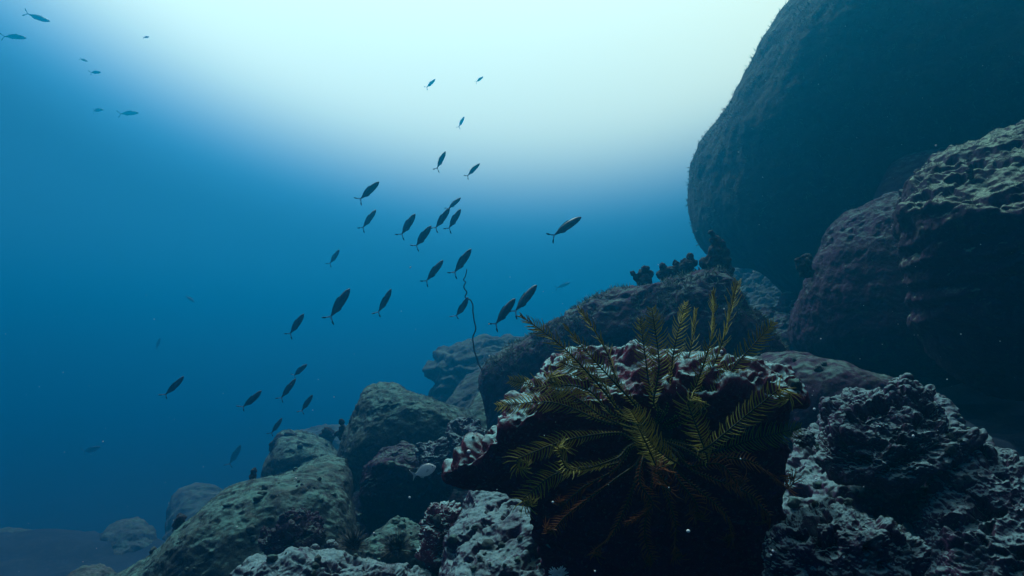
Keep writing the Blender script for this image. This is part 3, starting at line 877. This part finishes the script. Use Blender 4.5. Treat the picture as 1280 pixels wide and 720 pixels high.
# the single silver fish over the cleft
M_silver = plain_mat('silver_scales', (.75, .78, .78), .35, .5, (.6, .63, .64), 40)
M_sfin = plain_mat('pale_fin', (.34, .37, .40), .5, .3)
sf = empty('silver_fish', (0, 0, 0))
V, Q = fish_body([(.50, .006, .004, -.02), (.47, .045, .022, -.01), (.40, .115, .040, 0), (.28, .190, .055, .01), (.10, .225, .060, .01), (-.05, .20, .050, .01), (-.18, .13, .034, 0), (-.26, .065, .02, 0), (-.32, .045, .014, 0)])
link_mesh('body', V, Q, M_silver, sf)
V, Q = fin([(-.31, .045), (-.38, .09), (-.50, .20), (-.44, .06), (-.42, 0), (-.44, -.06), (-.50, -.20), (-.38, -.09), (-.31, -.045)]); link_mesh('tail_fin', V, Q, M_sfin, sf, False)
V, Q = fin([(.24, .20), (.14, .265), (0, .26), (-.12, .20), (-.22, .13), (-.20, .10), (0, .20)]); link_mesh('dorsal_fin', V, Q, M_sfin, sf, False)
V, Q = fin([(-.02, -.18), (-.08, -.24), (-.18, -.18), (-.22, -.10), (-.12, -.15)]); link_mesh('anal_fin', V, Q, M_sfin, sf, False)
for sg in (1, -1):
    V, Q = fin([(.24, -.02), (.17, .02), (.08, -.06), (.16, -.08)]); V = V + np.array([0, sg * .058, 0]); V[:, 1] += sg * (.24 - V[:, 0]) * .3
    link_mesh('pectoral_fin', V, Q, M_sfin, sf, False)
    S, T = ico(3); link_mesh('eye', S * np.array([.024, .010, .024]) + np.array([.38, sg * .040, .04]), T, M_eye, sf)
place_fish(sf, (545, 583), (514, 595), .085, rnd, 0, 0)
tag(sf, 'small round silvery fish hovering before the black hollow of the overhung rock', 'fish')

# ------------------------------------------------------------------ wire coral
wz = [(865, 130), (862, 155), (852, 175), (860, 190), (852, 210), (865, 230), (860, 255), (885, 270), (893, 300), (895, 340), (905, 390), (893, 440), (900, 490), (915, 540), (940, 592), (955, 615)]
wp = [at(340 + x / 3.556, 300 + y / 3.556, 2.92 + .008 * k) for k, (x, y) in enumerate(wz)]
C_ = spline(wp, 110)
C_ = [p + CR * .0012 * math.sin(k * .7) for k, p in enumerate(C_)]
Vt, Qt = tube(C_, [.0023 + .0018 * k / 109 + (.012 * max(0, k - 103) / 6) for k in range(110)], 8)
tag(link_mesh('wire_coral', np.array([list(v) for v in Vt]), Qt, plain_mat('wire_coral_skin', (.06, .045, .06), .8, .1, (.10, .08, .08), 80), origin=C_[-1]),
    'thin crooked wire coral standing up from the left end of the dark ridge', 'coral')

# ------------------------------------------------------------------ corals and sponges standing on the rocks
def crest_y(key, px):
    for py in range(200, 560):
        if hit(key, px, py)[0] is not None: return py
    return None


def knob_coral(name, label, px_blobs, d, mat, seed, group=None, lump=.9, cat='coral', on=None):
    """a stubby growth: overlapping lobes welded by a voxel pass, then roughened"""
    bm_ = bmesh.new()
    r_ = random.Random(seed)
    if on:
        cy = crest_y(on[0], on[1])
        if cy: px_blobs = [(x, y + cy - on[2], r) for x, y, r in px_blobs]
    for x, y, r in px_blobs:
        rr = r / F * d
        mx_ = Matrix.Translation(at(x, y, d + r_.uniform(-.4, .4) * rr)) @ Matrix.Diagonal((rr, rr * .9, rr, 1))
        bmesh.ops.create_icosphere(bm_, subdivisions=3, radius=1, matrix=mx_)
    me = bpy.data.meshes.new('tmp'); bm_.to_mesh(me); bm_.free()
    ob = bpy.data.objects.new('tmp', me); COL.objects.link(ob)
    sz = max(b_[2] for b_ in px_blobs) / F * d
    md = ob.modifiers.new('r', 'REMESH'); md.mode = 'VOXEL'; md.voxel_size = sz * .11
    dg = bpy.context.evaluated_depsgraph_get(); ev = ob.evaluated_get(dg); m2 = ev.to_mesh()
    V = np.array([v.co[:] for v in m2.vertices]); m2.calc_loop_triangles()
    T = np.array([t_.vertices[:] for t_ in m2.loop_triangles])
    ev.to_mesh_clear(); bpy.data.objects.remove(ob); bpy.data.meshes.remove(me)
    Nn = vnormals(V, T); q = 1 / sz
    V = V + Nn * (sz * lump * (.30 * bubbles(V * q * 1.3, seed) + .22 * fbm(V * q * 1.6, seed, 4, .6) - .10))[:, None]
    org = at(px_blobs[0][0], px_blobs[0][1], d)
    return tag(link_mesh(name, V, T, mat, origin=org), label, cat, group)


G_ = 'stubby corals along the reef ridge'
knob_coral('stubby_coral', 'branching dark coral with a side arm, leftmost on the ridge crest', [(806, 356, 9), (803, 348, 7), (812, 347, 6), (806, 341, 5), (794, 350, 4), (791, 346, 3.5), (798, 354, 4)], 3.0, M_coral, 1, G_, on=('ridge', 806, 361))
knob_coral('stubby_coral', 'low dark coral with a pointed top, second from the left on the ridge crest', [(830, 350, 9), (829, 341, 5), (838, 347, 8), (846, 346, 7)], 3.0, M_coral, 2, G_, on=('ridge', 834, 355))
knob_coral('stubby_coral', 'double-peaked dark coral in the middle of the ridge crest', [(852, 342, 9), (845, 335, 5), (855, 334, 5), (863, 327, 5), (866, 334, 6), (860, 338, 8)], 3.0, M_coral, 3, G_, on=('ridge', 856, 348))
knob_coral('stubby_coral', 'tallest dark coral, a stump at the right end of the ridge crest', [(898, 338, 15), (897, 324, 11), (893, 312, 7), (891, 304, 4), (904, 328, 9), (889, 332, 7), (886, 343, 10), (905, 344, 11)], 3.0, M_coral, 4, G_, on=('ridge', 897, 346))
knob_coral('stubby_coral', 'rim-lit knob of coral on the left shoulder of the rounded boulder', [(1005, 330, 10), (998, 327, 6), (1010, 322, 6), (1008, 340, 9)], 2.95, M_coral, 5)
knob_coral('knobby_sponge', 'dark upright sponge stump at the lower end of the long boulder', [(224, 655, 8), (226, 648, 6), (225, 664, 9), (231, 662, 6)], 2.42, M_coral, 6, cat='sponge')
knob_coral('knobby_sponge', 'dark thin sponge stump at the upper rear of the long boulder', [(317, 604, 6), (316, 596, 5), (317, 589, 4), (313, 610, 7)], 2.75, M_coral, 7, cat='sponge')
knob_coral('knobby_sponge', 'dark forked sponge standing against the left side of the blocky boulder', [(428, 546, 5), (428, 536, 5), (427, 527, 4), (434, 543, 4), (422, 542, 4), (430, 556, 6)], 3.7, M_coral, 8, cat='sponge')
knob_coral('knobby_sponge', 'squat dark sponge lump between the domed and the blocky boulders', [(409, 540, 7), (404, 545, 6), (414, 546, 6), (409, 550, 8)], 4.5, M_coral, 9, cat='sponge')
knob_coral('knobby_sponge', 'dark crust cap on the crown of the domed boulder', [(352, 552, 10), (362, 547, 8), (345, 558, 9), (348, 568, 9), (370, 548, 6)], 4.32, M_coral, 10, cat='sponge')
loc, nor = hit('right_top', 1214, 222)
if loc is not None:
    knob_coral('knobby_sponge', 'small dark peg of sponge on the bright top of the ridged ledge boulder', [(1213, 220, 4.5), (1212, 213, 4), (1213, 207, 3.2)], loc.dot(CF) - .01, M_coral, 12, cat='sponge')

# ------------------------------------------------------------------ sea urchins
M_spine = plain_mat('black_spines', (.012, .010, .016), .4, .4)


def urchin(label, px, py, rk, d, rad_px):
    loc, nor = hit(rk, px, py)
    if loc is None: loc = at(px, py, d)
    rr = rad_px / F * loc.dot(CF); c = loc + Vector((0, -.01, rr * .18))
    u = empty('sea_urchin', c); r_ = random.Random(px)
    S, T = ico(3); link_mesh('shell', S * np.array([.24, .24, .19]) * rr, T, M_spine, u)
    V, Q = [], []
    for k in range(230):
        z = 1 - 1.25 * (k + .5) / 230; q = k * 2.39996
        s2 = math.sqrt(max(0, 1 - z * z)); dv = Vector((s2 * math.cos(q) + r_.uniform(-.12, .12), s2 * math.sin(q) + r_.uniform(-.12, .12), z + r_.uniform(-.1, .1))).normalized()
        ln = rr * r_.uniform(.75, 1.15)
        v_, q_ = tube([dv * rr * .2, dv * (ln * .6), dv * ln], [rr * .016, rr * .011, rr * .002], 4)
        b_ = len(V); V += v_; Q += [tuple(i_ + b_ for i_ in f_) for f_ in q_]
    link_mesh('spines', np.array([list(v) for v in V]), Q, M_spine, u)
    return tag(u, label, 'sea urchin', 'spiny sea urchins')


urchin('black long-spined sea urchin between the small pale stone and the tent-shaped rock', 443, 686, 'tent', 1.72, 24)
urchin('black long-spined sea urchin in front of the pale tent-shaped rock, behind the front boulder', 496, 690, 'tent', 1.7, 26)

# ------------------------------------------------------------------ pale soft coral tuft at the bottom edge
tp = at(698, 722, .98)
tuft = empty('soft_coral', tp); r_ = random.Random(3); V, Q = [], []
for k in range(70):
    dv = Vector((r_.uniform(-1, 1), r_.uniform(-.6, .6), r_.uniform(.25, 1.1))).normalized() * r_.uniform(.009, .020)
    pts = [Vector((r_.uniform(-.018, .018), r_.uniform(-.01, .01), -.006)), dv * .55 + Vector((r_.uniform(-.003, .003), 0, 0)), dv]
    v_, q_ = tube(spline(pts, 6), [.0009, .0008, .0008, .0008, .0009, .0006], 5)
    b_ = len(V); V += v_; Q += [tuple(i_ + b_ for i_ in f_) for f_ in q_]
link_mesh('polyps', np.array([list(v) for v in V]), Q, plain_mat('white_polyp', (.75, .78, .76), .6, .2), tuft)
S, T = ico(3); link_mesh('foot', S * np.array([.016, .014, .010]) + np.array([0, 0, -.008]), T, M_star_rock, tuft)
tag(tuft, 'small white branching soft coral tuft at the bottom edge under the feather star', 'coral')

# ------------------------------------------------------------------ rubble lying in the gaps between the rocks
allV, allT, nb = [], [], 0
for o in COL.objects:
    if o.type == 'MESH' and (o.get('category') in ('rock', 'boulder') or o.name == 'seabed'):
        me = o.data; c_ = np.empty(len(me.vertices) * 3); me.vertices.foreach_get('co', c_); c_ = c_.reshape(-1, 3) + np.array(o.location)
        fr = [tuple(i_ + nb for i_ in p.vertices) for p in me.polygons] if o.name != 'seabed' else [tuple(i_ + nb for i_ in p.vertices) for p in me.polygons]
        if len(c_) > 100000: fr = fr[::1]
        allV.append(c_); allT += fr; nb += len(c_)
big_bvh = BVHTree.FromPolygons([tuple(v) for v in np.vstack(allV)], allT)
r_ = np.random.RandomState(31); V, Q = [], []; S, T = ico(3); nb = 0
for x0, y0, x1, y1, cnt in [(440, 560, 600, 690, 50), (430, 640, 560, 705, 40), (560, 600, 700, 720, 30), (590, 480, 640, 560, 12), (930, 430, 1030, 560, 20), (1170, 470, 1280, 570, 30), (180, 600, 440, 720, 40),
                            (980, 540, 1090, 640, 25), (330, 540, 450, 620, 15)]:
    for k in range(cnt):
        dv = at(r_.uniform(x0, x1), r_.uniform(y0, y1), 1).normalized()
        loc, nor, idx, ds = big_bvh.ray_cast(dv * .3, dv)
        if loc is None or nor.z < .35: continue
        rr = (.003 + .010 * r_.rand() ** 2) * (.5 + .4 * ds)
        P_ = S * (1 + .35 * fbm(S * 1.2 + k * 3.1, k, 3))[:, None] * (rr * (.6 + .6 * r_.rand(3)))
        V.append(P_ + np.array(loc) + np.array([0, 0, rr * .2])); Q.append(T + nb); nb += len(S)
tag(link_mesh('rubble', np.vstack(V), np.vstack(Q), M_boulder), kind='stuff')

# ------------------------------------------------------------------ short algae turf on the rocks
def turf(keys, seed):
    r_ = np.random.RandomState(seed); Vt, Qt, nb = [], [], 0
    for key, cnt, ln, zmin in keys:
        me = rocks[key].data; n_ = len(me.vertices)
        co_ = np.empty(n_ * 3); me.vertices.foreach_get('co', co_); co_ = co_.reshape(-1, 3) + np.array(rocks[key].location)
        no_ = np.empty(n_ * 3); me.vertices.foreach_get('normal', no_); no_ = no_.reshape(-1, 3)
        view = co_ / np.linalg.norm(co_, axis=1)[:, None]
        patch = fbm(co_ * 1.5 / (ln * 12), seed, 3)
        ok = np.where((no_[:, 2] > zmin) & ((no_ * view).sum(1) < .35) & (patch > .02))[0]
        if len(ok) == 0: continue
        pick = r_.choice(ok, cnt)
        p = co_[pick]; nn = no_[pick] + .7 * r_.normal(size=(cnt, 3)); nn /= np.linalg.norm(nn, axis=1)[:, None]
        L_ = ln * (.4 + .9 * r_.rand(cnt) ** 2)[:, None]
        sd_ = np.cross(nn, r_.normal(size=(cnt, 3))); sd_ /= np.linalg.norm(sd_, axis=1)[:, None]
        th_ = np.cross(nn, sd_)
        wd = L_ * .10
        a_ = [p - nn * L_ * .1 + sd_ * wd, p - nn * L_ * .1 - sd_ * wd * .5 + th_ * wd * .8, p - nn * L_ * .1 - sd_ * wd * .5 - th_ * wd * .8]
        m_ = p + nn * L_ * .55 + np.array([0, 0, 1]) * L_ * .05
        b_ = [m_ + sd_ * wd * .8, m_ - sd_ * wd * .4 + th_ * wd * .6, m_ - sd_ * wd * .4 - th_ * wd * .6]
        tip = p + nn * L_ + np.array([0, 0, 1]) * L_ * .12 + .2 * L_ * r_.normal(size=(cnt, 3))
        Vt.append(np.stack(a_ + b_ + [tip], 1).reshape(-1, 3))
        base = nb + np.arange(cnt)[:, None] * 7
        for q in range(3):
            q2 = (q + 1) % 3
            Qt.append(base + np.array([[q, q2, 3 + q2]])); Qt.append(base + np.array([[q, 3 + q2, 3 + q]])); Qt.append(base + np.array([[3 + q, 3 + q2, 6]]))
        nb += cnt * 7
    return np.vstack(Vt), np.vstack(Qt)


V, T = turf([('giant', 9000, .030, -.35), ('ridge', 5000, .022, .3), ('right_top', 5000, .009, .25), ('right_mid', 3000, .012, .1), ('star', 5000, .0035, .2), ('reef', 3500, .004, .2),
             ('reef_front', 2500, .003, .2), ('left_main', 6000, .007, .3), ('mid', 3500, .010, .3), ('front_low', 3000, .004, .3), ('left_back', 1500, .012, .3)], 21)
tag(link_mesh('algae_turf', V, T, plain_mat('grey_green_turf', (.10, .14, .11), .8, .1, (.06, .07, .075), 12)), kind='stuff')

# ------------------------------------------------------------------ drifting specks in the water
r_ = np.random.RandomState(4)
V, Q = [], []
S, T = ico(2)
for k in range(420):
    d = .35 + 3.2 * r_.rand() ** 1.3
    qx, qy = r_.uniform(-60, 1340), r_.uniform(-40, 760)
    if qy < 330 and qx < 900: continue
    p = np.array(at(qx, qy, d))
    rr = (.00035 + 0.0007 * r_.rand() ** 5) * (.6 + .5 * d)
    b_ = len(V) * len(S); V.append(S * rr * .7 * (1 + .3 * r_.rand(3)) + p); Q.append(T + b_)
for k in range(45):
    d = .3 + .5 * r_.rand(); qx, qy = r_.uniform(400, 1280), r_.uniform(330, 720)
    b_ = len(V) * len(S); V.append(S * (.0003 + .0006 * r_.rand() ** 2) * (1 + .3 * r_.rand(3)) + np.array(at(qx, qy, d))); Q.append(T + b_)
M_speck = plain_mat('pale_speck', (.75, .75, .78), .8, .1)
tag(link_mesh('drifting_specks', np.vstack(V), np.vstack(Q), M_speck), kind='stuff')

# ------------------------------------------------------------------ haze: the sea water itself
m = bpy.data.materials.new('sea_water'); m.use_nodes = True; n = m.node_tree; n.nodes.clear()
out = n.nodes.new('ShaderNodeOutputMaterial'); pv = n.nodes.new('ShaderNodeVolumePrincipled')
pv.inputs['Color'].default_value = (.004, .322, .60, 1)
pv.inputs['Absorption Color'].default_value = (0, 0, 0, 1)
pv.inputs['Density'].default_value = .08
pv.inputs['Anisotropy'].default_value = .72
n.links.new(pv.outputs[0], out.inputs['Volume'])
a, b = (-64, -64, -6.4), (64, 64, 5.2)
hv = [(x, y, z) for x in (a[0], b[0]) for y in (a[1], b[1]) for z in (a[2], b[2])]
hz = link_mesh('haze', np.array(hv), [(0, 1, 3, 2), (4, 6, 7, 5), (0, 4, 5, 1), (2, 3, 7, 6), (0, 2, 6, 4), (1, 5, 7, 3)], m, smooth=False)
tag(hz, kind='stuff')
